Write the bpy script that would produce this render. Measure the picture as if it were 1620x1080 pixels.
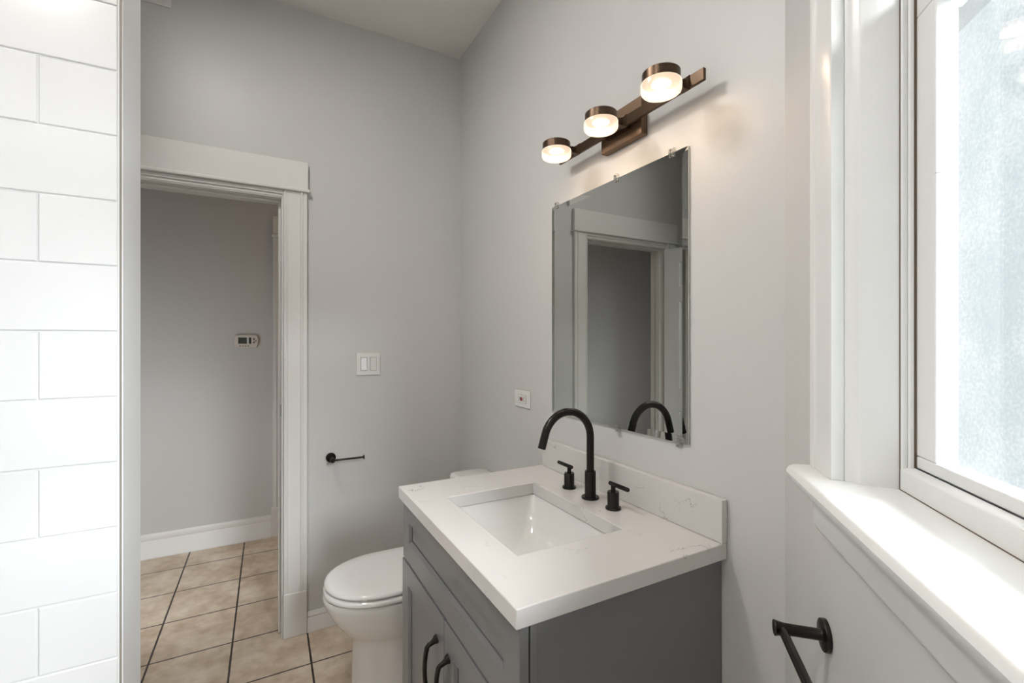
import bpy, bmesh, math, random
from mathutils import Vector, Matrix

for o in list(bpy.data.objects):
    bpy.data.objects.remove(o)
S = bpy.context.scene
COL = S.collection
R = math.radians
random.seed(4)

# ------------------------------------------------------------------ camera
cam_d = bpy.data.cameras.new('camera')
cam_d.sensor_width = 36.0
cam_d.lens = 36.0 * 731.0 / 1620.0
cam_d.clip_start = 0.02
cam = bpy.data.objects.new('camera', cam_d)
COL.objects.link(cam)
cam.location = (0, 0, 1.344)
cam.rotation_euler = (R(90), 0, R(-28.54))
S.camera = cam

# ------------------------------------------------------------------ world, sun, exposure
SKY = .48
DAY = 300.0
DAY2 = 430.0
HALL_FILL = 5.0
FILL = 22.0
FILL2 = 7.5
CEIL = 2.883
SUN = 9.0
LAMP = 175.0
HALL = 4.0
world = bpy.data.worlds.new('sky')
S.world = world
world.use_nodes = True
bg = world.node_tree.nodes['Background']
bg.inputs[0].default_value = (0.90, 0.955, 0.985, 1)
bg.inputs[1].default_value = SKY

# window wall frame: t runs along the wall from the corner, off points into the room
CORNER = Vector((.955, .571, 0))
DT = Vector((-math.sqrt(.5), -math.sqrt(.5), 0))
DN = Vector((-math.sqrt(.5), math.sqrt(.5), 0))

def W(t, off, z):
    return CORNER + DT * t + DN * off + Vector((0, 0, z))

sun_d = bpy.data.lights.new('sun', 'SUN')
sun_d.energy = SUN
sun_d.angle = R(14)
sun_d.color = (1.0, .985, .96)
sun = bpy.data.objects.new('sun', sun_d)
COL.objects.link(sun)
sun_dir = (DN * 1.0 + DT * .08 + Vector((0, 0, -.70))).normalized()
sun.rotation_euler = sun_dir.to_track_quat('-Z', 'Y').to_euler()
sun.location = W(.5, -3, 4)

# hallway ceiling lamp, out of the picture to the right
# added area lights outside the window, sending daylight to the tile and doorway
def area(name, loc, aim, sx, sy, e, col):
    d = bpy.data.lights.new(name, 'AREA')
    d.shape = 'RECTANGLE'; d.size = sx; d.size_y = sy
    d.energy = e; d.color = col
    o = bpy.data.objects.new(name, d)
    COL.objects.link(o)
    o.location = loc
    o.rotation_euler = (Vector(aim) - Vector(loc)).to_track_quat('-Z', 'Y').to_euler()
    return o
area('daylight', W(1.02, -3.2, 2.5), W(.66, 0, 1.5), 1.3, 1.4, DAY, (.95, .98, 1.0))
area('daylight_side', W(2.5, -3.3, 3.25), W(.66, 0, 1.5), 1.5, 1.1, DAY2, (.97, .99, 1.0))
# added fill light under the bathroom ceiling, with no fixture behind it
area('bathroom_fill', (-.33, 1.39, CEIL - .05), (-.33, 1.39, 0), .3, .3, FILL, (1.0, .97, .925))
# second added fill above the tiled recess, evens the walls top to bottom
area('recess_fill', (-.82, .30, CEIL - .05), (-.82, .30, 0), .25, .25, FILL2, (1.0, .97, .925))
# unseen light panel added behind the back wall to brighten the hall wall
area('hall_fill', (-.72, 2.50, .85), (-.72, 3.6, .80), .7, 1.2, HALL_FILL, (.97, .98, 1.0))
hl_d = bpy.data.lights.new('hall_ceiling_light', 'AREA')
hl_d.shape = 'DISK'
hl_d.size = .3
hl_d.energy = HALL
hl_d.color = (1.0, .74, .48)
hl = bpy.data.objects.new('hall_ceiling_light', hl_d)
COL.objects.link(hl)
hl.location = (1.25, 2.95, 2.84)

S.view_settings.view_transform = 'Standard'
S.view_settings.look = 'None'
S.view_settings.gamma = 1
S.view_settings.use_curve_mapping = False
S.view_settings.exposure = 0.16

# ------------------------------------------------------------------ materials
def mat(name, col, rough=.5, metal=0.0, bump=0.0, bscale=200.0, var=0.0, vscale=3.0, coat=0.0, spec=.5):
    m = bpy.data.materials.new(name)
    m.use_nodes = True
    nt = m.node_tree
    b = nt.nodes['Principled BSDF']
    b.inputs['Base Color'].default_value = (*col, 1)
    b.inputs['Roughness'].default_value = rough
    b.inputs['Metallic'].default_value = metal
    b.inputs['Coat Weight'].default_value = coat
    b.inputs['Specular IOR Level'].default_value = spec
    tc = nt.nodes.new('ShaderNodeTexCoord')
    if var:
        n = nt.nodes.new('ShaderNodeTexNoise')
        n.inputs['Scale'].default_value = vscale
        n.inputs['Detail'].default_value = 5
        nt.links.new(tc.outputs['Object'], n.inputs['Vector'])
        r = nt.nodes.new('ShaderNodeMapRange')
        r.inputs[1].default_value = .3
        r.inputs[2].default_value = .7
        r.inputs[3].default_value = 1 - var
        r.inputs[4].default_value = 1 + var
        nt.links.new(n.outputs[0], r.inputs[0])
        mx = nt.nodes.new('ShaderNodeVectorMath')
        mx.operation = 'SCALE'
        mx.inputs[0].default_value = col
        nt.links.new(r.outputs[0], mx.inputs['Scale'])
        nt.links.new(mx.outputs[0], b.inputs['Base Color'])
    if bump:
        n = nt.nodes.new('ShaderNodeTexNoise')
        n.inputs['Scale'].default_value = bscale
        n.inputs['Detail'].default_value = 3
        nt.links.new(tc.outputs['Object'], n.inputs['Vector'])
        bp = nt.nodes.new('ShaderNodeBump')
        bp.inputs['Strength'].default_value = bump
        bp.inputs['Distance'].default_value = .002
        nt.links.new(n.outputs[0], bp.inputs['Height'])
        nt.links.new(bp.outputs[0], b.inputs['Normal'])
    return m

M = {}
M['wall'] = mat('grey_wall_paint', (.595, .586, .572), .42, bump=.12, bscale=110, var=.012, vscale=2, spec=.38)
M['ceiling'] = mat('ceiling_paint', (.83, .80, .765), .7, bump=.1, bscale=150)
M['trim'] = mat('white_trim_paint', (.74, .722, .70), .3, bump=.10, bscale=45)
M['jamb_trim'] = mat('white_window_paint', (.78, .78, .77), .28, bump=.22, bscale=28)
M['vanity'] = mat('grey_cabinet_paint', (.17, .172, .175), .24, bump=.03, bscale=90)
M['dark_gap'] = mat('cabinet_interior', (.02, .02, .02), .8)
M['bronze'] = mat('brushed_bronze', (.105, .070, .047), .34, 1.0, bump=.05, bscale=300)
M['bronze_lit'] = mat('lit_satin_bronze', (.20, .135, .09), .5, 1.0, bump=.05, bscale=300)  # bronze copy, rougher and lighter: lamp light on the canopy put into the colour
M['black'] = mat('oil_rubbed_black', (.015, .012, .010), .27, .55, var=.2, vscale=60)
M['black2'] = mat('matte_black_metal', (.014, .013, .012), .35, .4)
M['porcelain'] = mat('white_porcelain', (.87, .86, .845), .10, coat=.4)
M['sinkp'] = mat('sink_porcelain', (.72, .71, .695), .09, coat=.4)
M['plastic'] = mat('white_plastic', (.74, .73, .71), .3)
M['plastic_lit'] = mat('lit_glossy_plastic', (.88, .88, .90), .12)  # rocker plastic with its bright sheen painted in as a lighter colour
M['beige_plastic'] = mat('thermostat_plastic', (.66, .62, .57), .4)
M['tile'] = mat('white_glazed_tile', (.82, .82, .825), .16, bump=.02, bscale=8)
M['grout'] = mat('white_grout', (.80, .80, .80), .8)
M['edge'] = mat('white_edge_paint', (.88, .885, .89), .4, bump=.05, bscale=60)
M['screen'] = mat('lcd_screen', (.035, .042, .030), .12)
M['screen_dark'] = mat('lcd_dark_screen', (.006, .007, .006), .1)
M['button'] = mat('grey_rubber_button', (.16, .13, .105), .5)
M['red'] = mat('red_button', (.45, .05, .05), .4)
M['darkslot'] = mat('dark_slot', (.05, .05, .05), .6)
M['crack'] = mat('dirty_paint_crack', (.13, .09, .06), .9)
M['gap'] = mat('dark_caulk_line', (.30, .27, .24), .8)  # dark caulk joint beside the tile field
M['soffit'] = mat('grey_soffit_boards', (.11, .115, .12), .6)
M['ext'] = mat('exterior_white_frame', (.82, .83, .85), .4)

# mirror
def mk_mirror():
    m = bpy.data.materials.new('mirror_glass')
    m.use_nodes = True
    b = m.node_tree.nodes['Principled BSDF']
    b.inputs['Base Color'].default_value = (.58, .60, .58, 1)
    b.inputs['Metallic'].default_value = 1
    b.inputs['Roughness'].default_value = 0.0
    return m
M['mirror'] = mk_mirror()

def mk_clear(name, gl=.12, tint=(1, 1, 1)):
    m = bpy.data.materials.new(name)
    m.use_nodes = True
    nt = m.node_tree
    nt.nodes.clear()
    out = nt.nodes.new('ShaderNodeOutputMaterial')
    tr = nt.nodes.new('ShaderNodeBsdfTransparent')
    tr.inputs[0].default_value = (*tint, 1)
    g = nt.nodes.new('ShaderNodeBsdfGlossy')
    g.inputs['Roughness'].default_value = 0.02
    mx = nt.nodes.new('ShaderNodeMixShader')
    mx.inputs[0].default_value = gl
    nt.links.new(tr.outputs[0], mx.inputs[1])
    nt.links.new(g.outputs[0], mx.inputs[2])
    nt.links.new(mx.outputs[0], out.inputs[0])
    return m
M['glass'] = mk_clear('clear_window_glass', .10)
M['clip'] = mk_clear('clear_plastic', .28, (.93, .93, .92))

def mk_frost():
    m = bpy.data.materials.new('frosted_glass')
    m.use_nodes = True
    nt = m.node_tree
    nt.nodes.clear()
    out = nt.nodes.new('ShaderNodeOutputMaterial')
    tr = nt.nodes.new('ShaderNodeBsdfTransparent')
    tl = nt.nodes.new('ShaderNodeBsdfTranslucent')
    df = nt.nodes.new('ShaderNodeBsdfDiffuse')
    tc = nt.nodes.new('ShaderNodeTexCoord')
    n1 = nt.nodes.new('ShaderNodeTexNoise')
    n1.inputs['Scale'].default_value = 260
    n1.inputs['Detail'].default_value = 4
    n2 = nt.nodes.new('ShaderNodeTexNoise')
    n2.inputs['Scale'].default_value = 9
    n2.inputs['Detail'].default_value = 4
    for n in (n1, n2):
        nt.links.new(tc.outputs['Object'], n.inputs['Vector'])
    ad = nt.nodes.new('ShaderNodeMath')
    ad.operation = 'ADD'
    nt.links.new(n1.outputs[0], ad.inputs[0])
    nt.links.new(n2.outputs[0], ad.inputs[1])
    cr = nt.nodes.new('ShaderNodeValToRGB')
    cr.color_ramp.elements[0].position = .38
    cr.color_ramp.elements[0].color = (.74, .80, .82, 1)
    cr.color_ramp.elements[1].position = .62
    cr.color_ramp.elements[1].color = (.95, .965, .97, 1)
    hf = nt.nodes.new('ShaderNodeMath')
    hf.operation = 'MULTIPLY'
    hf.inputs[1].default_value = .5
    nt.links.new(ad.outputs[0], hf.inputs[0])
    nt.links.new(hf.outputs[0], cr.inputs[0])
    nt.links.new(cr.outputs[0], tl.inputs[0])
    cr2 = nt.nodes.new('ShaderNodeValToRGB')
    cr2.color_ramp.elements[0].position = .40; cr2.color_ramp.elements[0].color = (.83, .875, .89, 1)
    cr2.color_ramp.elements[1].position = .62; cr2.color_ramp.elements[1].color = (1, 1, 1, 1)
    nt.links.new(hf.outputs[0], cr2.inputs[0])
    nt.links.new(cr2.outputs[0], tr.inputs[0])
    mx = nt.nodes.new('ShaderNodeMixShader')
    mx.inputs[0].default_value = .05
    nt.links.new(tr.outputs[0], mx.inputs[1])
    nt.links.new(tl.outputs[0], mx.inputs[2])
    nt.links.new(mx.outputs[0], out.inputs[0])
    return m
M['frost'] = mk_frost()

def mk_emit(name, col, s):
    m = bpy.data.materials.new(name)
    m.use_nodes = True
    nt = m.node_tree
    nt.nodes.clear()
    out = nt.nodes.new('ShaderNodeOutputMaterial')
    e = nt.nodes.new('ShaderNodeEmission')
    e.inputs[0].default_value = (*col, 1)
    e.inputs[1].default_value = s
    nt.links.new(e.outputs[0], out.inputs[0])
    return m
WARM = (1.0, .72, .49)
def mk_led():
    m = mk_emit('warm_led', WARM, LAMP)
    nt = m.node_tree
    e = [n for n in nt.nodes if n.type == 'EMISSION'][0]
    tc = nt.nodes.new('ShaderNodeTexCoord')
    ml = nt.nodes.new('ShaderNodeVectorMath'); ml.operation = 'MULTIPLY'
    ml.inputs[1].default_value = (1, 1, 0)
    ln = nt.nodes.new('ShaderNodeVectorMath'); ln.operation = 'LENGTH'
    nt.links.new(tc.outputs['Object'], ml.inputs[0]); nt.links.new(ml.outputs[0], ln.inputs[0])
    mr = nt.nodes.new('ShaderNodeMapRange'); mr.interpolation_type = 'SMOOTHSTEP'
    mr.inputs[1].default_value = .010; mr.inputs[2].default_value = .0235
    mr.inputs[3].default_value = LAMP; mr.inputs[4].default_value = 0
    nt.links.new(ln.outputs['Value'], mr.inputs[0])
    nt.links.new(mr.outputs[0], e.inputs[1])
    return m
M['led'] = mk_led()

def mk_diffuser():
    m = bpy.data.materials.new('frosted_lamp_glass')
    m.use_nodes = True
    nt = m.node_tree
    nt.nodes.clear()
    out = nt.nodes.new('ShaderNodeOutputMaterial')
    tl = nt.nodes.new('ShaderNodeBsdfTranslucent')
    tl.inputs[0].default_value = (.105, .098, .088, 1)
    tr = nt.nodes.new('ShaderNodeBsdfTransparent')
    gl = nt.nodes.new('ShaderNodeBsdfGlossy')
    gl.inputs['Roughness'].default_value = .25
    em = nt.nodes.new('ShaderNodeEmission')
    em.inputs[0].default_value = (1.0, .78, .58, 1)
    em.inputs[1].default_value = .62
    a = nt.nodes.new('ShaderNodeMixShader')
    a.inputs[0].default_value = .60
    nt.links.new(tl.outputs[0], a.inputs[1])
    nt.links.new(tr.outputs[0], a.inputs[2])
    b = nt.nodes.new('ShaderNodeMixShader')
    b.inputs[0].default_value = .06
    nt.links.new(a.outputs[0], b.inputs[1])
    nt.links.new(gl.outputs[0], b.inputs[2])
    c = nt.nodes.new('ShaderNodeAddShader')
    nt.links.new(b.outputs[0], c.inputs[0])
    nt.links.new(em.outputs[0], c.inputs[1])
    nt.links.new(c.outputs[0], out.inputs[0])
    return m
M['diffuser'] = mk_diffuser()

def mk_quartz():
    m = mat('white_quartz', (.635, .615, .596), .16, coat=.2)
    nt = m.node_tree
    b = nt.nodes['Principled BSDF']
    tc = nt.nodes.new('ShaderNodeTexCoord')
    ge = nt.nodes.new('ShaderNodeNewGeometry')
    n = nt.nodes.new('ShaderNodeTexNoise')
    n.inputs['Scale'].default_value = 3.4
    n.inputs['Detail'].default_value = 7
    n.inputs['Roughness'].default_value = .62
    n.inputs['Distortion'].default_value = .6
    nt.links.new(ge.outputs['Position'], n.inputs['Vector'])
    s = nt.nodes.new('ShaderNodeMath'); s.operation = 'SUBTRACT'; s.inputs[1].default_value = .5
    nt.links.new(n.outputs[0], s.inputs[0])
    a = nt.nodes.new('ShaderNodeMath'); a.operation = 'ABSOLUTE'
    nt.links.new(s.outputs[0], a.inputs[0])
    line = nt.nodes.new('ShaderNodeMapRange')
    line.inputs[1].default_value = 0.0; line.inputs[2].default_value = .0055
    line.inputs[3].default_value = 1.0; line.inputs[4].default_value = 0.0
    nt.links.new(a.outputs[0], line.inputs[0])
    k = nt.nodes.new('ShaderNodeTexNoise')
    k.inputs['Scale'].default_value = 9.5
    k.inputs['Detail'].default_value = 2
    nt.links.new(ge.outputs['Position'], k.inputs['Vector'])
    mk = nt.nodes.new('ShaderNodeMapRange')
    mk.inputs[1].default_value = .54; mk.inputs[2].default_value = .66
    mk.inputs[3].default_value = 0.0; mk.inputs[4].default_value = .95
    nt.links.new(k.outputs[0], mk.inputs[0])
    mu = nt.nodes.new('ShaderNodeMath'); mu.operation = 'MULTIPLY'
    nt.links.new(line.outputs[0], mu.inputs[0]); nt.links.new(mk.outputs[0], mu.inputs[1])
    mx = nt.nodes.new('ShaderNodeMix'); mx.data_type = 'RGBA'
    mx.inputs[6].default_value = (.635, .615, .596, 1)
    mx.inputs[7].default_value = (.26, .245, .235, 1)
    nt.links.new(mu.outputs[0], mx.inputs[0])
    nt.links.new(mx.outputs[2], b.inputs['Base Color'])
    return m
M['quartz'] = mk_quartz()

def mk_floor():
    m = bpy.data.materials.new('beige_floor_tile')
    m.use_nodes = True
    nt = m.node_tree
    b = nt.nodes['Principled BSDF']
    ge = nt.nodes.new('ShaderNodeNewGeometry')
    def noise(sc, det, rg=.55):
        n = nt.nodes.new('ShaderNodeTexNoise')
        n.inputs['Scale'].default_value = sc; n.inputs['Detail'].default_value = det
        n.inputs['Roughness'].default_value = rg
        nt.links.new(ge.outputs['Position'], n.inputs['Vector'])
        return n
    n1 = noise(5.5, 6); n2 = noise(22, 4)
    cr = nt.nodes.new('ShaderNodeValToRGB')
    e = cr.color_ramp.elements
    e[0].position = .34; e[0].color = (.52, .39, .27, 1)
    e[1].position = .66; e[1].color = (.80, .69, .565, 1)
    mxn = nt.nodes.new('ShaderNodeMix'); mxn.data_type = 'FLOAT'
    mxn.inputs[0].default_value = .25
    nt.links.new(n1.outputs[0], mxn.inputs[2]); nt.links.new(n2.outputs[0], mxn.inputs[3])
    nt.links.new(mxn.outputs[0], cr.inputs[0])
    # grout grid
    sx = nt.nodes.new('ShaderNodeSeparateXYZ')
    nt.links.new(ge.outputs['Position'], sx.inputs[0])
    def mth(op, a, bb=None):
        n = nt.nodes.new('ShaderNodeMath'); n.operation = op
        for i, v in enumerate((a, bb)):
            if v is None: continue
            if isinstance(v, (int, float)): n.inputs[i].default_value = v
            else: nt.links.new(v, n.inputs[i])
        return n.outputs[0]
    xs = mth('SUBTRACT', sx.outputs[0], mth('MULTIPLY', mth('SUBTRACT', sx.outputs[1], 2.72), .0125))
    def dist(v, o, p):
        u = mth('DIVIDE', mth('SUBTRACT', v, o), p)
        fr = mth('SUBTRACT', u, mth('FLOOR', mth('ADD', u, .5)))
        return mth('MULTIPLY', mth('ABSOLUTE', fr), p)
    dx = dist(xs, -.1065, .301); dy = dist(sx.outputs[1], 2.726, .3145)
    jit = mth('MULTIPLY', mth('SUBTRACT', n2.outputs[0], .5), .0025)
    dm = mth('ADD', mth('MINIMUM', mth('SUBTRACT', dx, .0006), dy), jit)
    ln = nt.nodes.new('ShaderNodeMapRange')
    ln.inputs[1].default_value = .0024; ln.inputs[2].default_value = .0042
    ln.inputs[3].default_value = 1; ln.inputs[4].default_value = 0
    nt.links.new(dm, ln.inputs[0])
    mx = nt.nodes.new('ShaderNodeMix'); mx.data_type = 'RGBA'
    nt.links.new(ln.outputs[0], mx.inputs[0])
    nt.links.new(cr.outputs[0], mx.inputs[6])
    mx.inputs[7].default_value = (.028, .02, .015, 1)
    nt.links.new(mx.outputs[2], b.inputs['Base Color'])
    b.inputs['Roughness'].default_value = .38
    bp = nt.nodes.new('ShaderNodeBump'); bp.inputs['Strength'].default_value = .5
    bp.inputs['Distance'].default_value = .002; bp.invert = True
    nt.links.new(ln.outputs[0], bp.inputs['Height'])
    nt.links.new(bp.outputs[0], b.inputs['Normal'])
    return m
M['floor'] = mk_floor()

# ------------------------------------------------------------------ mesh helpers (world coordinates)
class MB:
    def __init__(self): self.bm = bmesh.new()
    def box(self, x0, x1, y0, y1, z0, z1, f=None):
        vs = [(x, y, z) for x in (x0, x1) for y in (y0, y1) for z in (z0, z1)]
        if f: vs = [f(*v) for v in vs]
        v = [self.bm.verts.new(p) for p in vs]
        for q in ((0,1,3,2),(4,6,7,5),(0,4,5,1),(2,3,7,6),(0,2,6,4),(1,5,7,3)):
            self.bm.faces.new([v[i] for i in q])
        return self
    def loft(self, rings, cap=True, close=True):
        rv = [[self.bm.verts.new(p) for p in r] for r in rings]
        n = len(rv[0])
        for a, b in zip(rv, rv[1:]):
            for i in range(n if close else n - 1):
                j = (i + 1) % n
                self.bm.faces.new((a[i], a[j], b[j], b[i]))
        if cap:
            self.bm.faces.new(rv[0]); self.bm.faces.new(rv[-1])
        return self
    def prism(self, poly, p0, p1, f):
        """poly of (a, b) swept from c=p0 to c=p1; f(a, b, c) -> point"""
        return self.loft([[f(a, b, c) for a, b in poly] for c in (p0, p1)])
    def cyl(self, p0, p1, r0, r1=None, n=32):
        return self.tube([p0, p1], [r0, r0 if r1 is None else r1], n)
    def tube(self, pts, rs, n=20, cap=True):
        pts = [Vector(p) for p in pts]
        if not hasattr(rs, '__len__'): rs = [rs] * len(pts)
        up = None; rings = []
        for i, p in enumerate(pts):
            a = pts[max(0, i - 1)]; b = pts[min(len(pts) - 1, i + 1)]
            k = i
            t = (b - a)
            if t.length < 1e-9: t = pts[min(len(pts)-1, i+2)] - pts[max(0, i-2)]
            t.normalize()
            if up is None:
                up = Vector((0, 0, 1)) if abs(t.z) < .9 else Vector((1, 0, 0))
            u = (up - t * up.dot(t)).normalized(); w = t.cross(u); up = u
            rings.append([p + (u * math.cos(2*math.pi*j/n) + w * math.sin(2*math.pi*j/n)) * rs[i] for j in range(n)])
        return self.loft(rings, cap)
    def lathe(self, prof, origin, axis=(0, 0, 1), n=40, cap=True):
        """prof: list of (r, h) along axis from origin"""
        ax = Vector(axis).normalized(); o = Vector(origin)
        u = ax.orthogonal().normalized(); w = ax.cross(u)
        rings = [[o + ax * h + (u * math.cos(2*math.pi*j/n) + w * math.sin(2*math.pi*j/n)) * max(r, 1e-4) for j in range(n)] for r, h in prof]
        return self.loft(rings, cap)

def empty(name, loc, parent=None):
    o = bpy.data.objects.new(name, None)
    o.empty_display_size = .05
    COL.objects.link(o); o.location = loc
    if parent: o.parent = parent; o.location = Vector(loc) - wloc(parent)
    return o

def wloc(o):
    p = Vector(o.location)
    while o.parent:
        o = o.parent; p += Vector(o.location)
    return p

def obj(name, mb, m, parent=None, bevel=0.0, smooth=False, seg=2, sub=0, kind=None, solid=0.0):
    bm = mb.bm if isinstance(mb, MB) else mb
    bmesh.ops.recalc_face_normals(bm, faces=bm.faces)
    me = bpy.data.meshes.new(name)
    xs = [v.co for v in bm.verts]
    lo = Vector((min(v.x for v in xs), min(v.y for v in xs), min(v.z for v in xs)))
    hi = Vector((max(v.x for v in xs), max(v.y for v in xs), max(v.z for v in xs)))
    c = Vector(((lo.x + hi.x) / 2, (lo.y + hi.y) / 2, lo.z))
    for v in bm.verts: v.co -= c
    bm.to_mesh(me); bm.free()
    ms = m if isinstance(m, (list, tuple)) else [m]
    for k in ms: me.materials.append(k)
    o = bpy.data.objects.new(name, me)
    COL.objects.link(o)
    o.location = c
    if parent:
        o.parent = parent; o.location = c - wloc(parent)
    if smooth:
        for p in me.polygons: p.use_smooth = True
    if bevel:
        b = o.modifiers.new('bevel', 'BEVEL')
        b.width = bevel; b.segments = seg; b.limit_method = 'ANGLE'; b.angle_limit = R(40)
        if not smooth:
            for p in me.polygons: p.use_smooth = True
        b.harden_normals = True
    if sub:
        s = o.modifiers.new('subdivision', 'SUBSURF'); s.levels = sub; s.render_levels = sub
    if solid:
        s = o.modifiers.new('solidify', 'SOLIDIFY'); s.thickness = solid; s.offset = 1
    if smooth and not bevel and not sub:
        me.set_sharp_from_angle(angle=R(38))
    if kind: o['kind'] = kind
    return o

def tag(o, label, cat, group=None):
    o['label'] = label; o['category'] = cat
    if group: o['group'] = group
    return o

def struct(name, mb, m, parent=None, **k):
    return obj(name, mb, m, parent, kind='structure', **k)

# ------------------------------------------------------------------ room shell
XW, YB, YH = .955, 2.345, 3.60
struct('floor', MB().box(-2.6, 2.2, -.75, 3.75, -.08, 0), M['floor'])
struct('ceiling', MB().box(-2.6, 2.2, -.75, 3.75, CEIL, CEIL + .08), M['ceiling'])
struct('wall_right', MB().box(XW, XW + .12, .45, YB, 0, CEIL), M['wall'])
DX0, DX1, DZ = -.60, .082, 1.995          # doorway
mb = MB()
mb.box(-2.6, DX0 - .02, YB, YB + .125, 0, CEIL)
mb.box(DX1 + .02, 2.2, YB, YB + .125, 0, CEIL)
mb.box(DX0 - .02, DX1 + .02, YB, YB + .125, DZ + .02, CEIL)
struct('wall_back', mb, M['wall'])
struct('wall_hall', MB().box(-2.6, 2.2, YH, YH + .1, 0, CEIL), M['wall'])
struct('wall_hall_left', MB().box(-2.7, -2.6, YB, YH + .1, 0, CEIL), M['wall'])
struct('wall_hall_right', MB().box(2.2, 2.3, YB, YH + .1, 0, CEIL), M['wall'])
struct('wall_left', MB().box(-1.17, -1.07, -.6, YB, 0, CEIL), M['tile'])
struct('wall_front', MB().box(-1.17, -.11, -.62, -.5, 0, CEIL), M['tile'])

# window wall, with its opening
T0, T1, ZS, ZT = .280, 1.036, 1.11, 2.42
mb = MB()
fw = W
mb.box(-.05, T0, -.122, 0, 0, CEIL, f=fw)
mb.box(T1, 1.56, -.122, 0, 0, CEIL, f=fw)
mb.box(T0, T1, -.122, 0, 0, ZS, f=fw)
mb.box(T0, T1, -.122, 0, ZT, CEIL, f=fw)
struct('wall_window', mb, M['wall'])

# tiled partition: plaster core, painted end, tile field on the face towards the camera
PX, PY0, PY1 = -.291, 1.424, 1.612
struct('wall_partition', MB().box(-1.07, PX, PY0, PY1, 0, CEIL), M['edge'], bevel=.004)
mb = MB()
tw, th, j = .305, .155, .0016
row0 = 1.2125
for r in range(-8, 11):
    z0 = row0 + (r - 1) * th; z1 = z0 + th
    if z1 > CEIL: continue
    joints = [-.2985]
    off = .1405 if (r % 2 == 1) else .305
    x = -.2985 - off
    while x > -1.07:
        joints.append(x); x -= tw
    joints.append(-1.068)
    for a, b in zip(joints, joints[1:]):
        if a - b < .02: continue
        x0, x1 = b + j, a - j
        e = .0018
        yo = random.uniform(-.0004, .0004)
        tilt = random.uniform(-.0005, .0005)
        ring = lambda d, y: [(x0 + d, y + tilt, z0 + j + d), (x1 - d, y - tilt, z0 + j + d), (x1 - d, y - tilt, z1 - j - d), (x0 + d, y + tilt, z1 - j - d)]
        mb.loft([ring(0, 1.4235), ring(0, 1.4178 + yo), ring(e, 1.416 + yo)])
tf = struct('trim_1', mb, M['tile'])
gr = struct('trim_2', MB().box(-1.068, -.297, 1.4196, 1.4238, 0, CEIL), M['grout'])
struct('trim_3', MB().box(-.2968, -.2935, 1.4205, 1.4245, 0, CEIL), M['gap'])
# unseen white pan in the tiled recess, added to bounce light upward
struct('floor_bounce', MB().box(-1.07, -.30, -.50, 1.415, 0, .03), M['tile'], bevel=.006)
# ------------------------------------------------------------------ doorway
door = empty('door_1', (-.26, YB, 0)); door['kind'] = 'structure'
def casing_profile(x_in, x_out):
    s = 1 if x_out > x_in else -1
    q = [(0, 0), (0, .016), (.003, .020), (.010, .020), (.012, .0165), (.016, .0165), (.018, .019), (.070, .019), (.073, .0235), (.079, .0235), (.082, .019), (.098, .019), (.0995, .0165), (.0995, 0)]
    return [(x_in + s * a, YB - b) for a, b in q]
for xi, s in ((.0895, 1), (-.6075, -1)):
    mb = MB().prism(casing_profile(xi, xi + s * .1), .2, 2.0285, lambda a, b, c: (a, b, c))
    obj('casing_leg', mb, M['trim'], door, bevel=.0008, kind='structure')
    x0, x1 = sorted((xi - s * .001, xi + s * .0985))
    obj('plinth_block', MB().box(x0, x1, YB - .025, YB, 0, .2), M['trim'], door, bevel=.004, kind='structure')
obj('head_board', MB().box(-.707, .193, YB - .021, YB, 2.0435, 2.169), M['trim'], door, bevel=.0015, kind='structure')
obj('head_fillet', MB().box(-.716, .202, YB - .033, YB, 2.0285, 2.0435), M['trim'], door, bevel=.005, kind='structure')
mb = MB()
mb.box(-.6075, .0895, YB - .017, YB, 2.012, 2.0285)
mb.box(-.6075, .0895, YB - .010, YB, 2.000, 2.0125)
obj('head_moulding', mb, M['trim'], door, bevel=.002, kind='structure')
mb = MB()
mb.box(DX1, DX1 + .019, YB - .006, YB + .131, 0, DZ)
mb.box(DX0 - .019, DX0, YB - .006, YB + .131, 0, DZ)
mb.box(DX0 - .019, DX1 + .019, YB - .006, YB + .131, DZ, DZ + .02)
obj('jamb', mb, M['trim'], door, bevel=.0015, kind='structure')
mb = MB()
mb.box(DX1 - .011, DX1, YB + .038, YB + .075, 0, DZ - .011)
mb.box(DX0, DX0 + .011, YB + .038, YB + .075, 0, DZ - .011)
mb.box(DX0, DX1, YB + .038, YB + .075, DZ - .011, DZ)
obj('door_stop', mb, M['trim'], door, bevel=.002, kind='structure')
sp = obj('strike_plate', MB().box(DX1 - .0016, DX1 + .001, YB + .004, YB + .030, 1.0, 1.0 + .056), M['black'], door, bevel=.0006)
sp['label'] = 'dark metal strike plate'
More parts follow.
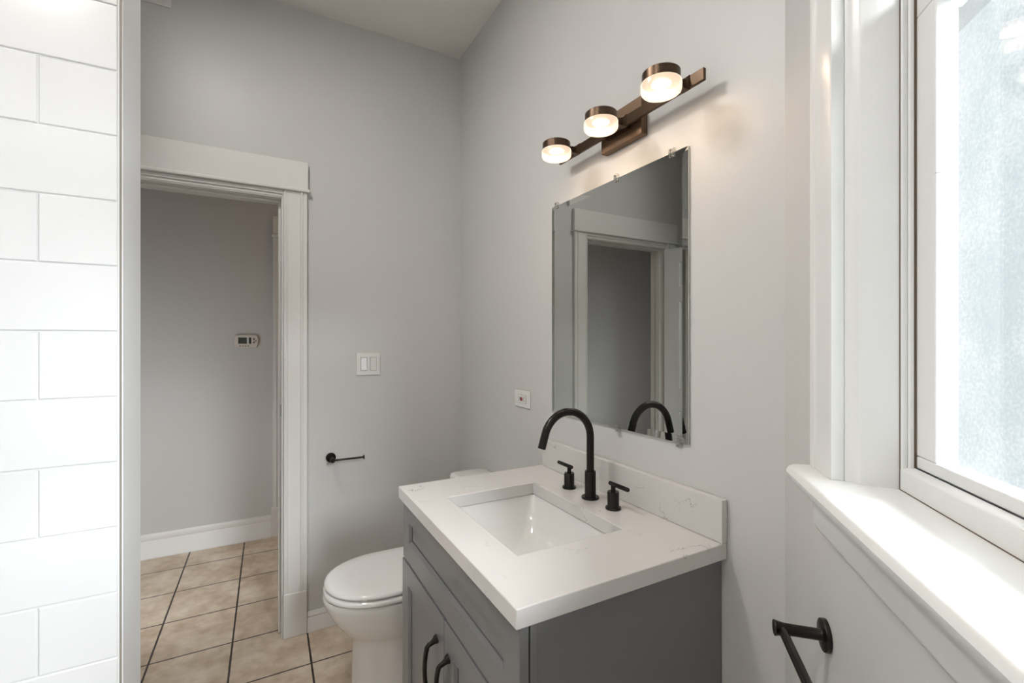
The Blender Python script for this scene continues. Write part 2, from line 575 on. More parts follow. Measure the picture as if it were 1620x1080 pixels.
# open six-panel door leaf, hinged on the left jamb and swung into the room
hx, hy = DX0 + .004, YB - .012
ang = R(109)
ux = Vector((math.cos(ang), -math.sin(ang), 0))      # along the leaf from the hinge
un = Vector((math.sin(ang), math.cos(ang), 0))        # leaf face normal (towards the mirror wall)
H0 = Vector((hx, hy, 0))
def L(a, b, c): return H0 + ux * a + un * b + Vector((0, 0, c))
LW, LH = .665, 1.985
mb = MB()
panels = []
for (z0, z1) in ((.20, .87), (1.02, 1.62), (1.715, 1.89)):
    for (a0, a1) in ((.105, .300), (.375, .570)):
        panels.append((a0, a1, z0, z1))
bm = mb.bm
def grid_face(side):
    xsn = sorted({0, LW} | {p[0] for p in panels} | {p[1] for p in panels})
    zsn = sorted({.012, LH} | {p[2] for p in panels} | {p[3] for p in panels})
    b = side * .0175
    V = {}
    def vv(a, z, bb):
        k = (round(a, 5), round(z, 5), round(bb, 5))
        if k not in V: V[k] = bm.verts.new(L(a, bb, z))
        return V[k]
    for xa, xb in zip(xsn, xsn[1:]):
        for za, zb in zip(zsn, zsn[1:]):
            if any(abs(xa - p[0]) < 1e-6 and abs(za - p[2]) < 1e-6 for p in panels):
                def rg(d, dep): return [vv(xa + d, za + d, b - side * dep), vv(xb - d, za + d, b - side * dep), vv(xb - d, zb - d, b - side * dep), vv(xa + d, zb - d, b - side * dep)]
                rs = [rg(0, 0), rg(.010, .007), rg(.018, .007), rg(.040, .001)]
                for r0, r1 in zip(rs, rs[1:]):
                    for i in range(4):
                        bm.faces.new((r0[i], r0[(i+1) % 4], r1[(i+1) % 4], r1[i]))
                bm.faces.new(rs[-1])
            else:
                bm.faces.new((vv(xa, za, b), vv(xb, za, b), vv(xb, zb, b), vv(xa, zb, b)))
    return [vv(0, .012, b), vv(LW, .012, b), vv(LW, LH, b), vv(0, LH, b)], V, b, xsn, zsn
fa = grid_face(1); fb = grid_face(-1)
bm.verts.ensure_lookup_table()
for i in range(4):
    bm.faces.new((fa[0][i], fa[0][(i+1) % 4], fb[0][(i+1) % 4], fb[0][i]))
leaf = obj('door_leaf', mb, M['trim'], door, kind='structure')
for zc in (1.79, 1.11, .25):
    mb = MB()
    mb.cyl((hx - .004, hy - .004, zc - .045), (hx - .004, hy - .004, zc + .045), .0075, n=16)
    hg = obj('hinge', mb, M['black2'], leaf, smooth=True)
    hg['label'] = 'black hinge'
mb = MB()
for s in (1, -1):
    p = L(LW - .06, s * .0175, .96)
    mb.lathe([(.026, 0), (.026, .006), (.012, .008), (.011, .03), (.022, .036), (.027, .05), (.022, .062), (.004, .066)], p, un * s, 24)
obj('door_knob', mb, M['black2'], leaf, smooth=True)

# baseboards
def baseboard(name, x0, x1, yf, h1, h2, shoe=True, t=.016):
    prof = [(0, 0), (t + .008, 0), (t + .008, .010), (t, .020), (t, h1), (t - .004, h1 + .005), (t - .002, h1 + .011), (t - .007, h2 - .008), (t - .011, h2), (0, h2)]
    mb = MB().prism(prof, x0, x1, lambda a, b, c: (c, yf - a, b))
    return struct(name, mb, M['trim'], bevel=.001)
baseboard('baseboard_back', .1885, XW, YB, .060, .088)
baseboard('baseboard_hall', -2.6, .0635, YH, .105, .150, t=.02)
mb = MB().prism([(0, 0), (.024, 0), (.024, .010), (.016, .020), (.016, .060), (.012, .068), (.005, .088), (0, .088)], 1.49, YB - .024, lambda a, b, c: (XW - a, c, b))
struct('baseboard_right', mb, M['trim'], bevel=.001)

# casing of the next doorway along the hall
d2 = empty('door_2', (.45, YH, 0)); d2['kind'] = 'structure'
q = [(0, 0), (0, .016), (.003, .020), (.012, .020), (.016, .0235), (.024, .0235), (.028, .019), (.085, .019), (.089, .022), (.098, .022), (.0995, 0)]
for x0 in (.0725, .80):
    obj('casing_leg', MB().prism([(x0 + a, YH - b) for a, b in q], .2, 2.065, lambda a, b, c: (a, b, c)), M['trim'], d2, bevel=.0008, kind='structure')
    obj('plinth_block', MB().box(x0 - .009, x0 + .101, YH - .026, YH, 0, .2), M['trim'], d2, bevel=.003, kind='structure')
obj('head_board', MB().box(.0725, .90, YH - .021, YH, 2.083, 2.208), M['trim'], d2, bevel=.0015, kind='structure')
obj('head_fillet', MB().box(.0635, .909, YH - .033, YH, 2.065, 2.083), M['trim'], d2, bevel=.005, kind='structure')
obj('door_leaf', MB().box(.172, .80, YH - .012, YH, .01, 2.065), M['trim'], d2, bevel=.002, kind='structure')

# ------------------------------------------------------------------ window
win = empty('window_1', W(.66, 0, ZS)); win['kind'] = 'structure'
def wobj(name, boxes, m, bevel=.0015, parent=win):
    mb = MB()
    for b in boxes: mb.box(*b, f=W)
    return obj(name, mb, m, parent, bevel=bevel, kind='structure')
SZ = 1.1425
def wprism(name, poly, z0, z1, m, bevel=.001):
    return obj(name, MB().prism(poly, z0, z1, lambda a, b, c: W(a, b, c)), m, win, bevel=bevel, kind='structure')
cp = [(0, 0), (0, .0165), (.003, .0195), (.013, .0195), (.0155, .0165), (.019, .0165), (.0205, .021), (.025, .021), (.027, .018), (.080, .018), (.086, .0165), (.086, 0)]
wprism('casing_leg', [(.216 + a, b) for a, b in cp], SZ, 2.36, M['jamb_trim'])
wprism('casing_leg', [(1.10 - a, b) for a, b in cp], SZ, 2.36, M['jamb_trim'])
wobj('head_board', [(.20, 1.115, 0, .021, 2.36, 2.50)], M['jamb_trim'])
# reveals: short return of the casing, then the splayed jamb
ja = [(.3015, 0), (.3065, -.009), (.3155, -.0125), (.3175, -.0145), (.326, -.058), (.3265, -.092), (.281, -.092), (.281, 0)]
wprism('jamb', ja, SZ - .02, 2.36, M['jamb_trim'])
wprism('jamb', [(1.316 - a, b) for a, b in ja], SZ - .02, 2.36, M['jamb_trim'])
wobj('jamb_head', [(.32, .99, -.092, 0, 2.34, 2.41)], M['jamb_trim'])
wobj('stop_bead', [(.320, .3335, -.0705, -.0640, SZ, 2.34), (.320, .3300, -.0645, -.0570, SZ, 2.34), (.9825, .996, -.0705, -.0570, SZ, 2.34)], M['jamb_trim'], .0022)
wobj('paint_crack', [(.3262, .3271, -.0574, -.0560, SZ, 2.34), (.3306, .3335, -.0726, -.0704, 1.1745, 2.34), (.3265, .989, -.0569, -.0560, SZ, SZ + .0012)], M['crack'], 0)
obj('stop_sill', MB().prism([(-.0565, SZ - .02), (-.0565, 1.1705), (-.0585, 1.1725), (-.0715, 1.1745), (-.0715, SZ - .02)], .3265, .99, lambda a, b, c: W(c, a, b)), M['jamb_trim'], win, bevel=.001, kind='structure')
# stool (inner sill) with rounded nose and horned end, apron below
nose = [(-.092, SZ), (.047, SZ), (.053, SZ - .003), (.0565, SZ - .009), (.055, SZ - .017), (.048, SZ - .026), (.040, SZ - .030), (.030, SZ - .030), (-.092, SZ - .030)]
def stool_ring(c, k, back):
    return [W(c, (max(o, back) if o <= .03 else .03 + (o - .03) * k), z) for o, z in nose]
rings = [stool_ring(.2165, .35, .0005), stool_ring(.2185, .75, .0005), stool_ring(.222, .92, .0005), stool_ring(.229, 1.0, .0005), stool_ring(.3019, 1.0, .0005),
         stool_ring(.302, 1.0, -.092), stool_ring(1.014, 1.0, -.092), stool_ring(1.0141, 1.0, .0005), stool_ring(1.10, 1.0, .0005), stool_ring(1.107, .9, .0005), stool_ring(1.11, .4, .0005)]
stool = obj('window_sill', MB().loft(rings), M['jamb_trim'], win, smooth=True, kind='structure')
ap = [(0, SZ - .030), (.034, SZ - .030), (.032, SZ - .042), (.022, SZ - .052), (.020, SZ - .058), (.020, SZ - .086), (.016, SZ - .094), (.008, SZ - .100), (0, SZ - .102)]
obj('apron', MB().prism(ap, .236, 1.09, lambda a, b, c: W(c, a, b)), M['jamb_trim'], win, bevel=.001, kind='structure')
# lower sash with clear pane, upper sash set further out
SB0, SB1, ST0, ST1 = 1.1745, 1.191, 1.776, 1.815
wobj('sash_frame', [(.3315, .374, -.091, -.0725, SB1, ST0), (.94, .9825, -.091, -.0725, SB1, ST0),
                    (.3315, .9825, -.091, -.0725, SB0, SB1), (.3315, .9825, -.091, -.0725, ST0, ST1)], M['jamb_trim'], .0022)
wobj('sash_pane', [(.372, .942, -.0835, -.0815, SB1 - .002, ST0 + .002)], M['glass'], 0)
wobj('outer_frame', [(.281, .340, -.1145, -.0925, 1.11, 2.42), (.976, 1.035, -.1145, -.0925, 1.11, 2.42),
                     (.340, .976, -.125, -.0925, 1.11, 1.181), (.340, .976, -.118, -.0925, 1.777, 1.812),
                     (.340, .976, -.125, -.0925, 2.37, 2.42)], M['ext'], .0015)
wobj('frosted_pane', [(.339, .977, -.1145, -.1115, 1.180, 2.372)], M['frost'], 0)
wobj('sash_lock', [(.3725, .3755, -.0795, -.0725, 1.555, 1.60)], M['ext'], .001)
# roof eave outside, which shades the upper part of the glass
struct('eave', MB().box(-.6, 2.2, -.40, -.123, 2.041, 2.75, f=W), M['soffit'])

# ------------------------------------------------------------------ vanity cabinet
VY0, VY1, VXF, VXB = .716, 1.478, .4045, .953
van = empty('vanity_cabinet', ((VXF + VXB) / 2, 1.097, 0))
tag(van, 'grey shaker bathroom vanity cabinet with two doors under the white quartz worktop', 'vanity')
CT0, CT1 = .838, .876
mb = MB()
mb.box(VXF + .0225, VXF + .0385, VY0, VY0 + .045, .0, CT0)          # face frame
mb.box(VXF + .0225, VXF + .0385, VY1 - .045, VY1, .0, CT0)
mb.box(VXF + .0225, VXF + .0385, VY0 + .045, VY1 - .045, .672, CT0)
mb.box(VXF + .0225, VXF + .0385, VY0 + .045, VY1 - .045, .09, .15)
mb.box(VXF + .0385, VXB, VY0 + .0035, VY0 + .020, .0, CT0)            # sides
mb.box(VXF + .0385, VXB, VY1 - .020, VY1 - .0035, .0, CT0)
mb.box(VXF + .0385, VXB, VY0 + .020, VY1 - .020, .10, .118)          # bottom
mb.box(VXB - .008, VXB, VY0 + .020, VY1 - .020, .118, .65)           # back
obj('cabinet_body', mb, M['vanity'], van, bevel=.0008)
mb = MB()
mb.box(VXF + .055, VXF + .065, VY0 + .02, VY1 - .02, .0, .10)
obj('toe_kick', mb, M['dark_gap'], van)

def shaker(name, y0, y1, z0, z1, st, rail_t, rail_b, x0=VXF, t=.019):
    """overlay front facing -X with recessed flat panel and a stepped inner edge"""
    bm = bmesh.new()
    def rg(iy0, iy1, iz0, iz1, x): return [bm.verts.new(p) for p in ((x, y0 + iy0, z0 + iz0), (x, y1 - iy1, z0 + iz0), (x, y1 - iy1, z1 - iz1), (x, y0 + iy0, z1 - iz1))]
    rings = [rg(0, 0, 0, 0, x0 + t), rg(0, 0, 0, 0, x0 + .0012), rg(.0012, .0012, .0012, .0012, x0)]
    def inn(d, x): return rg(st + d, st + d, rail_b + d, rail_t + d, x)
    rings += [inn(0, x0), inn(.0010, x0 + .0012), inn(.0062, x0 + .0085), inn(.0066, x0 + .0178), inn(.0106, x0 + .0178), inn(.0110, x0 + .0095)]
    for a, b in zip(rings, rings[1:]):
        for i in range(4): bm.faces.new((a[i], a[(i+1) % 4], b[(i+1) % 4], b[i]))
    bm.faces.new(rings[0]); bm.faces.new(rings[-1])
    return obj(name, bm, M['vanity'], van)
shaker('drawer_front', VY0, VY1, .6540, CT0 - .002, .062, .055, .062)
SPLIT = 1.097
doors = []
for y0, y1 in ((SPLIT + .0018, VY1 + .003), (VY0 - .003, SPLIT - .0018)):
    doors.append(shaker('cabinet_door', y0, y1, .112, .6475, .062, .062, .062, x0=VXF - .002))
def bow_pull(yc, parent):
    zt, zb, xd = .572, .432, VXF - .002
    mb = MB()
    pts = [(xd + .0005, zt), (xd - .004, zt - .001), (xd - .009, zt - .004), (xd - .016, zt - .008), (xd - .0225, zt - .010), (xd - .0265, zt - .014), (xd - .030, zt - .028), (xd - .0325, zt - .048), (xd - .0335, (zt + zb) / 2)]
    rz = [.0120, .0108, .0076, .0060, .0060, .0063, .0061, .0060, .0060]
    full = [(x, yc, z) for x, z in pts] + [(x, yc, zt + zb - z) for x, z in reversed(pts[:-1])]
    rr = rz + list(reversed(rz[:-1]))
    mb.tube(full, rr, 14)
    h = obj('pull_handle', mb, M['black'], parent, smooth=True)
    h['label'] = 'dark bronze bow handle'
bow_pull(1.148, doors[0]); bow_pull(1.062, doors[1])

# worktop with the sink cut-out
CX0, CX1, CY0, CY1 = .392, .953, .705, 1.490
SX0, SX1, SY0, SY1 = .494, .795, .882, 1.314
def slab():
    bm = bmesh.new()
    X = [CX0, SX0, SX1, CX1]; Y = [CY0, SY0, SY1, CY1]
    V = {(i, jj, k): bm.verts.new((X[i], Y[jj], (CT0, CT1)[k])) for i in range(4) for jj in range(4) for k in range(2)}
    for i in range(3):
        for jj in range(3):
            if (i, jj) == (1, 1): continue
            for k in range(2):
                bm.faces.new([V[a] for a in ((i, jj, k), (i+1, jj, k), (i+1, jj+1, k), (i, jj+1, k))])
    def side(pts):
        for a, b in zip(pts, pts[1:] + pts[:1]):
            bm.faces.new((V[(*a, 0)], V[(*b, 0)], V[(*b, 1)], V[(*a, 1)]))
    outer = [(i, 0) for i in range(3)] + [(3, jj) for jj in range(3)] + [(i, 3) for i in (3, 2, 1)] + [(0, jj) for jj in (3, 2, 1)]
    side(outer); side([(1, 1), (2, 1), (2, 2), (1, 2)])
    return bm
wt = obj('worktop', slab(), M['quartz'], bevel=.0028)
tag(wt, 'white veined quartz worktop with rectangular sink cut-out on the grey vanity', 'worktop')
bs = obj('backsplash', MB().box(.935, .953, CY0, CY1 - .012, CT1 + .0004, .977), M['quartz'], bevel=.0015)
tag(bs, 'low white quartz backsplash strip standing at the back of the worktop', 'backsplash')

# undermount basin
def rrect(cx, cy, hx, hy, r, z, n=10):
    r = min(r, hx * .98, hy * .98)
    pts = []
    for k, (sx, sy) in enumerate(((1, 1), (-1, 1), (-1, -1), (1, -1))):
        for i in range(n + 1):
            a = math.pi / 2 * (k + i / n)
            pts.append((cx + sx * (hx - r) + r * math.cos(a), cy + sy * (hy - r) + r * math.sin(a), z))
    return pts
scx, scy = (SX0 + SX1) / 2, (SY0 + SY1) / 2
rings = [rrect(scx, scy, .176, .242, .03, CT0 - .001), rrect(scx, scy, .1545, .2195, .016, CT0 - .001),
         rrect(scx, scy, .1525, .2175, .017, CT0 - .005), rrect(scx, scy, .148, .211, .021, CT0 - .03),
         rrect(scx, scy, .140, .201, .028, CT0 - .06), rrect(scx, scy, .128, .186, .036, CT0 - .09),
         rrect(scx, scy, .112, .164, .044, CT0 - .115), rrect(scx, scy, .088, .134, .05, CT0 - .132),
         rrect(scx, scy, .058, .09, .05, CT0 - .141), rrect(scx, scy, .024, .024, .0239, CT0 - .1455)]
mb = MB().loft(rings, cap=False)
sink = obj('sink', mb, M['sinkp'], None, smooth=True, solid=.008)
sink.modifiers['solidify'].offset = -1
tag(sink, 'white rectangular porcelain basin set under the cut-out of the worktop', 'sink')
mb = MB().lathe([(.0235, -.0075), (.0235, .0005), (.020, .002), (.016, .0012), (.002, .001)], (scx, scy, CT0 - .1455), n=28)
dr = obj('drain', mb, M['black2'], sink, smooth=True)

# ------------------------------------------------------------------ faucet
FX, FY = .866, 1.102
fc = empty('faucet', (FX, FY, CT1))
tag(fc, 'black gooseneck faucet with two lever valves behind the sink', 'faucet')
mb = MB()
z0 = CT1 + .0004
mb.lathe([(.0262, 0), (.0262, .0045), (.0252, .0058), (.0172, .0058), (.0166, .0075), (.0166, .080), (.0160, .0815), (.0118, .0815)], (FX, FY, z0), n=40)
base = obj('spout_base', mb, M['black'], fc, smooth=True)
pts = [(FX, FY, z0 + .078), (FX, FY, z0 + .11), (FX, FY, z0 + .14), (FX, FY, z0 + .165)]
ra, zc = .0815, z0 + .182
for i in range(0, 33):
    a = math.pi * (i / 32) * (163 / 180)
    pts.append((FX - ra + ra * math.cos(a), FY, zc + ra * math.sin(a)))
ae = math.pi * 163 / 180
tx, tz = -math.sin(ae), math.cos(ae)
ex, ez = pts[-1][0], pts[-1][2]
for s in (.012, .026, .042): pts.append((ex + tx * s, FY, ez + tz * s))
mb = MB().tube(pts, .0113, 24)
obj('spout', mb, M['black'], fc, smooth=True)
obj('aerator', MB().tube([(ex + tx * .0385, FY, ez + tz * .0385), (ex + tx * .0425, FY, ez + tz * .0425)], .0088, 24), M['black2'], fc, smooth=True)
for s, yv in ((1, 1.211), (-1, 1.001)):
    mb = MB().lathe([(.0218, 0), (.0218, .0042), (.0210, .0055), (.0168, .0055), (.0162, .007), (.0162, .047), (.0152, .0485), (.0062, .0485)], (FX + .001, yv, z0), n=36)
    v = obj('valve', mb, M['black'], fc, smooth=True)
    zl = z0 + .0685
    mb = MB().cyl((FX + .001, yv, z0 + .048), (FX + .001, yv, zl), .0064, n=20)
    mb.lathe([(.0036, 0), (.0054, .0015), (.0060, .004), (.0060, .074), (.0054, .0765), (.0036, .078)], (FX + .001, yv - s * .016, zl), (0, s, 0), n=20)
    obj('lever', mb, M['black'], v, smooth=True)

# ------------------------------------------------------------------ mirror with bevelled edge, and its clips
MY0, MY1, MZ0, MZ1, MX = .812, 1.432, 1.083, 1.838, .9485
bm = bmesh.new()
def mr(d, x): return [bm.verts.new(p) for p in ((x, MY0 + d, MZ0 + d), (x, MY1 - d, MZ0 + d), (x, MY1 - d, MZ1 - d), (x, MY0 + d, MZ1 - d))]
rs = [mr(0, .9545), mr(0, MX - .0010), mr(.019, MX)]
for a, b in zip(rs, rs[1:]):
    for i in range(4): bm.faces.new((a[i], a[(i+1) % 4], b[(i+1) % 4], b[i]))
bm.faces.new(rs[0]); bm.faces.new(rs[-1])
mir = obj('mirror', bm, M['mirror'])
tag(mir, 'rectangular frameless mirror with sloped glass edges on the wall above the faucet', 'mirror')
mb = MB()
mb.box(MX - .0045, MX - .0005, -.0085, .0085, -.011, .0015)
mb.box(MX - .0045, .9545, -.0085, .0085, .0015, .013)
mb.box(MX - .0065, MX - .0045, -.0055, -.0015, -.0095, .011)
mb.box(MX - .0065, MX - .0045, .0015, .0055, -.0095, .011)
bmesh.ops.recalc_face_normals(mb.bm, faces=mb.bm.faces)
clip0 = obj('mirror_clip', mb, M['clip'], bevel=.0012)
cz = clip0.location.z
scr = obj('screw', MB().lathe([(.003, 0), (.003, .0012), (.0015, .0018)], (MX - .0045, 0, .007), (-1, 0, 0), n=14), M['button'], clip0, smooth=True)
names = [(1.403, 1, 'clear plastic clip on the top edge of the mirror, at its far left corner'),
         (1.081, 1, 'clear plastic clip at the middle of the top edge of the mirror'),
         (.866, 1, 'clear plastic clip on the top edge of the mirror near its right corner'),
         (1.074, -1, 'clear plastic clip at the middle of the bottom edge of the mirror'),
         (.842, -1, 'clear plastic clip on the bottom edge of the mirror near its right corner')]
for i, (y, s, lab) in enumerate(names):
    if i == 0:
        c = clip0
    else:
        c = clip0.copy(); COL.objects.link(c)
        k = scr.copy(); COL.objects.link(k); k.parent = c
    if s > 0:
        c.location = (clip0.location.x, y, MZ1 + cz)
    else:
        c.rotation_euler = (math.pi, 0, 0)
        c.location = (clip0.location.x, y, MZ0 - cz)
    tag(c, lab, 'mirror clip', 'mirror clips')

# ------------------------------------------------------------------ vanity wall light
LY = 1.0
lt = empty('vanity_light', (XW, LY, 1.92))
tag(lt, 'bronze three-lamp vanity wall light with frosted glass discs above the mirror', 'wall light')
obj('canopy', MB().box(.930, XW - .0005, .958, 1.130, 1.923, 2.030), M['bronze_lit'], lt, bevel=.0022)
obj('bar', MB().box(.9055, .915, .732, 1.325, 1.9545, 1.9835), M['bronze'], lt, bevel=.0015)
obj('stand_off', MB().box(.915, .930, 1.0, 1.09, 1.952, 1.976), M['bronze'], lt)
CXL, RC, RG = .822, .0435, .0465
ZB, ZC, ZT_ = 1.9225, 1.9480, 1.9715
for yc in (1.217, .9995, .782):
    mb = MB().lathe([(.001, ZT_ - ZC), (RC - .002, ZT_ - ZC), (RC, ZT_ - ZC - .002), (RC, .0005), (RC - .001, 0), (.001, 0)], (CXL, yc, ZC), n=56, cap=False)
    cap_ = obj('lamp_cap', mb, M['bronze'], lt, smooth=True)
    # flared arm from the bar to the cap
    bm = bmesh.new()
    rings = []
    for x, hw, za, zb in ((CXL + RC - .002, .0065, 1.9525, 1.9690), (CXL + RC + .006, .0065, 1.9520, 1.9695), (.885, .0072, 1.9515, 1.9705), (.894, .0078, 1.9505, 1.9745), (.901, .0098, 1.9490, 1.9815), (.9057, .0115, 1.9485, 1.9850)):
        rings.append([bm.verts.new(p) for p in ((x, yc - hw, za), (x, yc + hw, za), (x, yc + hw, zb), (x, yc - hw, zb))])
    for a, b in zip(rings, rings[1:]):
        for i in range(4): bm.faces.new((a[i], a[(i+1) % 4], b[(i+1) % 4], b[i]))
    bm.faces.new(rings[0]); bm.faces.new(rings[-1])
    obj('arm', bm, M['bronze'], cap_)
    h = ZC - ZB
    mb = MB().lathe([(RG - .004, h - .0005), (RG - .0008, h - .001), (RG, h - .003), (RG, .009), (RG - .001, .0045), (RG - .004, .0012), (RG - .009, 0), (.001, 0)], (CXL, yc, ZB), n=56, cap=False)
    df = obj('diffuser', mb, M['diffuser'], cap_, smooth=True)
    df['label'] = 'glowing frosted glass disc'
    mb = MB().lathe([(.001, .0015), (.0235, .0015), (.0235, 0), (.001, 0)], (CXL, yc, ZC - .003), n=36, cap=False)
    obj('led_disc', mb, M['led'], cap_)

# ------------------------------------------------------------------ toilet
TY = 1.832
tl = empty('toilet', (.55, TY, 0))
tag(tl, 'white elongated toilet with closed lid between the vanity and the back wall', 'toilet')
def egg(xf, xb, hw, z, n=56, mid=.42, p=2.25):
    xm = xf + (xb - xf) * mid
    out = []
    for i in range(n):
        a = 2 * math.pi * i / n
        c, s = math.cos(a), math.sin(a)
        ex = 2 / p if c > 0 else 1.0
        x = (xm + (xb - xm) * abs(c) ** .62) if c > 0 else (xm - (xm - xf) * abs(c) ** .94)
        out.append((x, TY + hw * math.copysign(abs(s) ** (.80 if c > 0 else .94), s), z))
    return out
rr = [(.300, .80, .118, 0), (.300, .80, .118, .012), (.303, .80, .113, .03), (.304, .80, .110, .12), (.306, .80, .110, .19),
      (.300, .80, .114, .222), (.284, .82, .130, .246), (.260, .85, .148, .275), (.236, .88, .163, .31), (.217, .90, .174, .345),
      (.205, .905, .180, .375), (.201, .905, .183, .392), (.204, .905, .181, .400), (.214, .90, .172, .4035)]
obj('bowl', MB().loft([egg(a, b, c, z) for a, b, c, z in rr]), M['porcelain'], tl, smooth=True)
def slab_egg(name, xf, xb, hw, z0, z1, crown=0):
    rg = [egg(xf + .006, xb - .006, hw - .006, z0), egg(xf + .001, xb - .001, hw - .001, z0 + .003), egg(xf, xb, hw, z0 + .007),
          egg(xf + .0008, xb, hw - .0008, z1 - .008), egg(xf + .005, xb - .004, hw - .005, z1 - .0025), egg(xf + .014, xb - .01, hw - .014, z1),
          egg(xf + .06, xb - .05, hw - .055, z1 + crown)]
    return obj(name, MB().loft(rg), M['porcelain'], tl, smooth=True)
slab_egg('seat', .2025, .735, .1835, .4065, .4275)
slab_egg('lid', .2065, .735, .181, .4310, .450, .002)
for s in (-1, 1):
    obj('seat_hinge', MB().lathe([(.011, -.018), (.012, -.016), (.012, .016), (.011, .018)], (.742, TY + s * .075, .428), (0, 1, 0), n=20), M['porcelain'], tl, smooth=True)
    obj('seat_bumper', MB().box(.306 + (0 if s < 0 else 0), .331, TY + s * .150 - .006, TY + s * .150 + .006, .4265, .4312), M['porcelain'], tl, bevel=.001)
tcx, tcy = .853, TY - .002
obj('tank', MB().loft([rrect(tcx, tcy, .078, .180, .04, .4075), rrect(tcx, tcy, .082, .186, .04, .50), rrect(tcx, tcy, .086, .192, .04, .704)]), M['porcelain'], tl, smooth=True)
obj('tank_lid', MB().loft([rrect(tcx, tcy, .087, .194, .04, .7045), rrect(tcx, tcy, .092, .199, .042, .709), rrect(tcx, tcy, .092, .199, .042, .728), rrect(tcx, tcy, .089, .196, .04, .735), rrect(tcx, tcy, .078, .186, .034, .7385)]), M['porcelain'], tl, smooth=True)

# ------------------------------------------------------------------ small wall things
# double rocker switch
sw = empty('light_switch', (.466, YB, 1.178))
tag(sw, 'white double rocker light switch on the back wall right of the doorway', 'light switch')
def plate(name, x0, x1, z0, z1, holes, y, parent, m, t=.0055):
    """bevelled wall plate facing -Y with rectangular openings"""
    bm = bmesh.new()
    X = sorted({x0, x1} | {h[0] for h in holes} | {h[1] for h in holes})
    Z = sorted({z0, z1} | {h[2] for h in holes} | {h[3] for h in holes})
    V = {}
    def v(i, k, d):
        if (i, k, d) not in V:
            V[(i, k, d)] = bm.verts.new((X[i], y - t if d else y - .0003, Z[k]))
        return V[(i, k, d)]
    for i in range(len(X) - 1):
        for k in range(len(Z) - 1):
            inh = any(h[0] - 1e-6 < X[i] < h[1] - 1e-6 and h[2] - 1e-6 < Z[k] < h[3] - 1e-6 for h in holes)
            for d in (0, 1):
                if not (inh and d): bm.faces.new((v(i, k, d), v(i+1, k, d), v(i+1, k+1, d), v(i, k+1, d)))
    bm.edges.ensure_lookup_table()
    for e in [e for e in bm.edges if len(e.link_faces) == 1]:
        a, b = e.verts
        if a.co.y < y - t * .5:
            ka = [k for k, w in V.items() if w is a][0]; kb = [k for k, w in V.items() if w is b][0]
            bm.faces.new((a, b, v(kb[0], kb[1], 0), v(ka[0], ka[1], 0)))
    return obj(name, bm, m, parent, bevel=.0018)
plate('cover_plate', .410, .523, 1.179, 1.288, [(.430, .4605, 1.202, 1.266), (.4755, .506, 1.202, 1.266)], YB, sw, M['plastic'])
for x0, up in ((.4312, True), (.4767, False)):
    mb = MB()
    xa, xb = x0, x0 + .0282
    prof = [(.0008, 1.2035), (.0062 + (.0038 if up else .0012), 1.2035), (.0052, 1.236), (.0062 + (.0004 if up else .0012), 1.2645), (.0008, 1.2645)]
    mb.prism(prof, xa, xb, lambda a, b, c: (c, YB - a, b))
    rk = obj('rocker', mb, M['plastic_lit'] if up else M['plastic'], sw, bevel=.0006)
for x in (.4455, .4905):
    for z in (1.1905, 1.277):
        obj('screw', MB().lathe([(.0027, 0), (.0027, .0008), (.001, .0012)], (x, YB - .0054, z), (0, -1, 0), n=14), M['plastic'], sw, smooth=True)

# receptacle lying sideways on the mirror wall
ot = empty('power_outlet', (XW, 1.6595, 1.0725))
tag(ot, 'white ground-fault power outlet lying sideways on the wall left of the mirror', 'power outlet')
oy0, oy1, oz0, oz1 = 1.5975, 1.7215, 1.0725, 1.1405
obj('cover_plate', MB().box(XW - .0058, XW - .0003, oy0, oy1, oz0, oz1), M['plastic'], ot, bevel=.002)
zc = (oz0 + oz1) / 2; yc = (oy0 + oy1) / 2
obj('face_surround', MB().box(XW - .0062, XW - .0055, yc - .0345, yc + .0345, zc - .0172, zc + .0172), M['darkslot'], ot)
obj('face', MB().box(XW - .0085, XW - .0055, yc - .0338, yc + .0338, zc - .0165, zc + .0165), M['plastic'], ot, bevel=.001)
obj('test_button', MB().box(XW - .0105, XW - .0080, yc + .0008, yc + .0078, zc - .0075, zc + .0075), M['darkslot'], ot, bevel=.0006)
rb = obj('reset_button', MB().box(XW - .0105, XW - .0080, yc - .0082, yc - .0008, zc - .0075, zc + .0075), M['red'], ot, bevel=.0006)
for sgn in (-1, 1):
    for dz in (-.0065, .0065):
        obj('slot', MB().box(XW - .0088, XW - .0083, yc + sgn * .021 - .004, yc + sgn * .021 + .004, zc + dz - .0012, zc + dz + .0012), M['darkslot'], ot)
    obj('ground_hole', MB().lathe([(.0026, 0), (.0026, .0004)], (XW - .0084, yc + sgn * .0145, zc), (-1, 0, 0), n=12), M['darkslot'], ot)

# toilet paper holder
th_ = empty('toilet_paper_holder', (.292, YB, .768))
tag(th_, 'empty black toilet paper holder arm on the back wall above the toilet', 'toilet paper holder')
px, pz = .293, .793
obj('rosette', MB().lathe([(.0225, .0004), (.0225, .006), (.0215, .0072), (.011, .008)], (px, YB, pz), (0, -1, 0), n=36), M['black'], th_, smooth=True)
obj('post', MB().lathe([(.0105, .006), (.0092, .010), (.0092, .062), (.0105, .066), (.0105, .076), (.0095, .0775)], (px, YB, pz), (0, -1, 0), n=28), M['black'], th_, smooth=True)
obj('arm', MB().cyl((px + .008, YB - .0695, pz), (px + .138, YB - .0695, pz), .0048, n=18), M['black'], th_, smooth=True)
obj('end_cap', MB().lathe([(.0105, 0), (.0112, .001), (.0112, .0032), (.0105, .0042)], (px + .1375, YB - .0695, pz), (1, 0, 0), n=24), M['black'], th_, smooth=True)

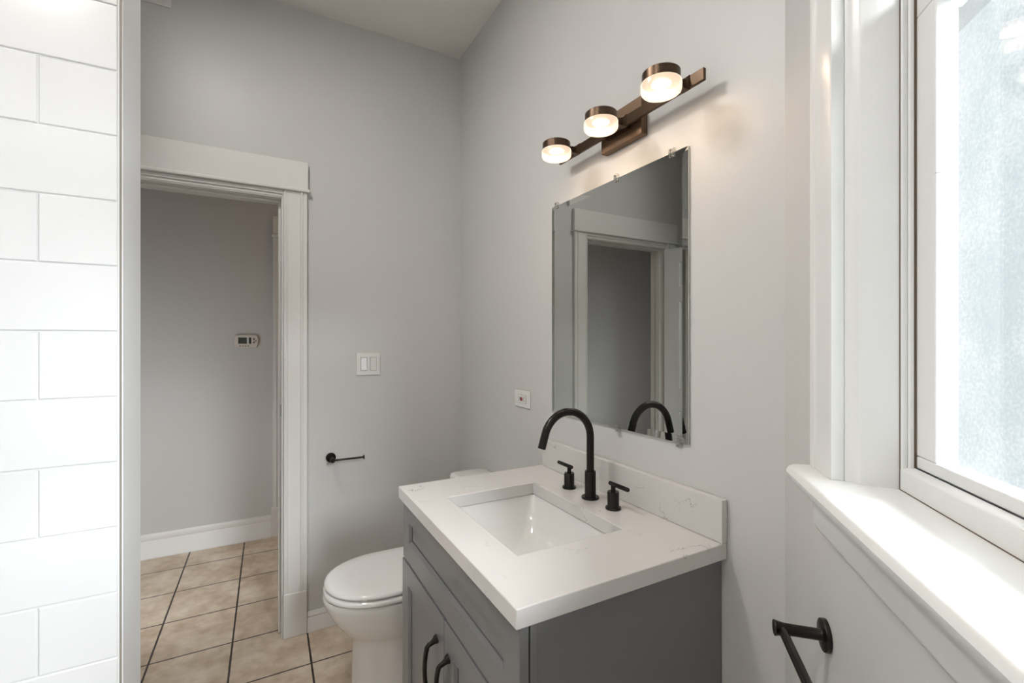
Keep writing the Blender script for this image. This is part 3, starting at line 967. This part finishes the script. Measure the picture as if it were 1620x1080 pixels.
# towel bar under the window
tb = empty('towel_bar', W(.235, 0, .845))
tag(tb, 'black towel bar with round rosette on the wall below the window sill', 'towel bar')
zb_ = .8785
for t in (.236, .846):
    obj('rosette', MB().lathe([(.0245, .0004), (.0245, .0065), (.0238, .0075), (.0125, .0085)], W(t, 0, zb_), DN, n=40), M['black'], tb, smooth=True)
    obj('post', MB().lathe([(.0108, .007), (.0088, .010), (.0088, .048), (.0093, .062), (.0118, .0735), (.0122, .0745), (.0118, .0755), (.010, .0752)], W(t, 0, zb_), DN, n=32), M['black'], tb, smooth=True)
obj('rail', MB().cyl(W(.240, .0645, zb_ + .0005), W(.842, .0645, zb_ + .0005), .0068, n=24), M['black'], tb, smooth=True)

# thermostat in the hall
tm = empty('thermostat', (-.086, YH, 1.301))
tag(tm, 'small beige digital thermostat on the far hall wall seen through the doorway', 'thermostat')
ax0, ax1, az0, az1 = -.160, -.012, 1.3, 1.391
def th_ring(d, y):
    out = []
    cx, cz_ = (ax0 + ax1) / 2, (az0 + az1) / 2
    hw, hh = (ax1 - ax0) / 2 - d, (az1 - az0) / 2 - d
    for i in range(9):                       # bulging right side, bottom, left, top
        k = -1 + i / 4; out.append((cx + hw - .012 * k * k, y, cz_ + hh * k * .93))
    for i in range(9):
        k = 1 - i / 4; out.append((cx + (hw - .014) * k, y, cz_ + hh * (1 - .07 * k * k)))
    for i in range(9):
        k = 1 - i / 4; out.append((cx - hw + .012 * k * k, y, cz_ + hh * k * .93))
    for i in range(9):
        k = -1 + i / 4; out.append((cx + (hw - .014) * k, y, cz_ - hh * (1 - .07 * k * k)))
    return out
obj('body', MB().loft([th_ring(.002, YH - .0005), th_ring(0, YH - .004), th_ring(0, YH - .020), th_ring(.004, YH - .026)]), M['beige_plastic'], tm, smooth=True)
obj('display', MB().box(-.132, -.081, YH - .0275, YH - .0255, 1.329, 1.371), M['screen'], tm, bevel=.0005)
obj('display', MB().box(-.070, -.056, YH - .0275, YH - .0255, 1.329, 1.371), M['screen_dark'], tm, bevel=.0005)
mb = MB()
mb.box(-.081, -.070, YH - .0270, YH - .0255, 1.329, 1.371)
obj('display_divider', mb, M['plastic'], tm, bevel=.001)
for x, z, r in ((-.040, 1.3605, .0068), (-.040, 1.338, .0068), (-.029, 1.349, .0048)):
    obj('button', MB().lathe([(r, 0), (r, .0015), (r * .7, .0025)], (x, YH - .0258, z), (0, -1, 0), n=18), M['button'], tm, smooth=True)
for x in (-.121, -.105, -.089, -.073):
    obj('button', MB().lathe([(.0042, 0), (.0042, .0012), (.003, .002)], (x, YH - .0258, 1.3135), (0, -1, 0), n=16), M['button'], tm, smooth=True)

# vent cover high on the back wall
vt = empty('air_vent', (-.50, YB, 2.714))
tag(vt, 'white air vent cover high on the back wall beside the ceiling', 'air vent')
mb = MB()
vx0, vx1, vz0, vz1 = -.68, -.324, 2.714, 2.866
mb.box(vx0, vx1, YB - .007, YB - .0003, vz0, vz0 + .038)
mb.box(vx0, vx1, YB - .007, YB - .0003, vz1 - .03, vz1)
mb.box(vx0, vx0 + .03, YB - .007, YB - .0003, vz0 + .038, vz1 - .03)
mb.box(vx1 - .03, vx1, YB - .007, YB - .0003, vz0 + .038, vz1 - .03)
obj('frame', mb, M['trim'], vt, bevel=.0012)
mb = MB()
for i in range(7):
    z = vz0 + .044 + i * .012
    mb.prism([(.0015, z), (.0025, z - .001), (.0065, z + .006), (.0055, z + .007)], vx0 + .03, vx1 - .03, lambda a, b, c: (c, YB - a, b))
obj('louvres', mb, M['trim'], vt)
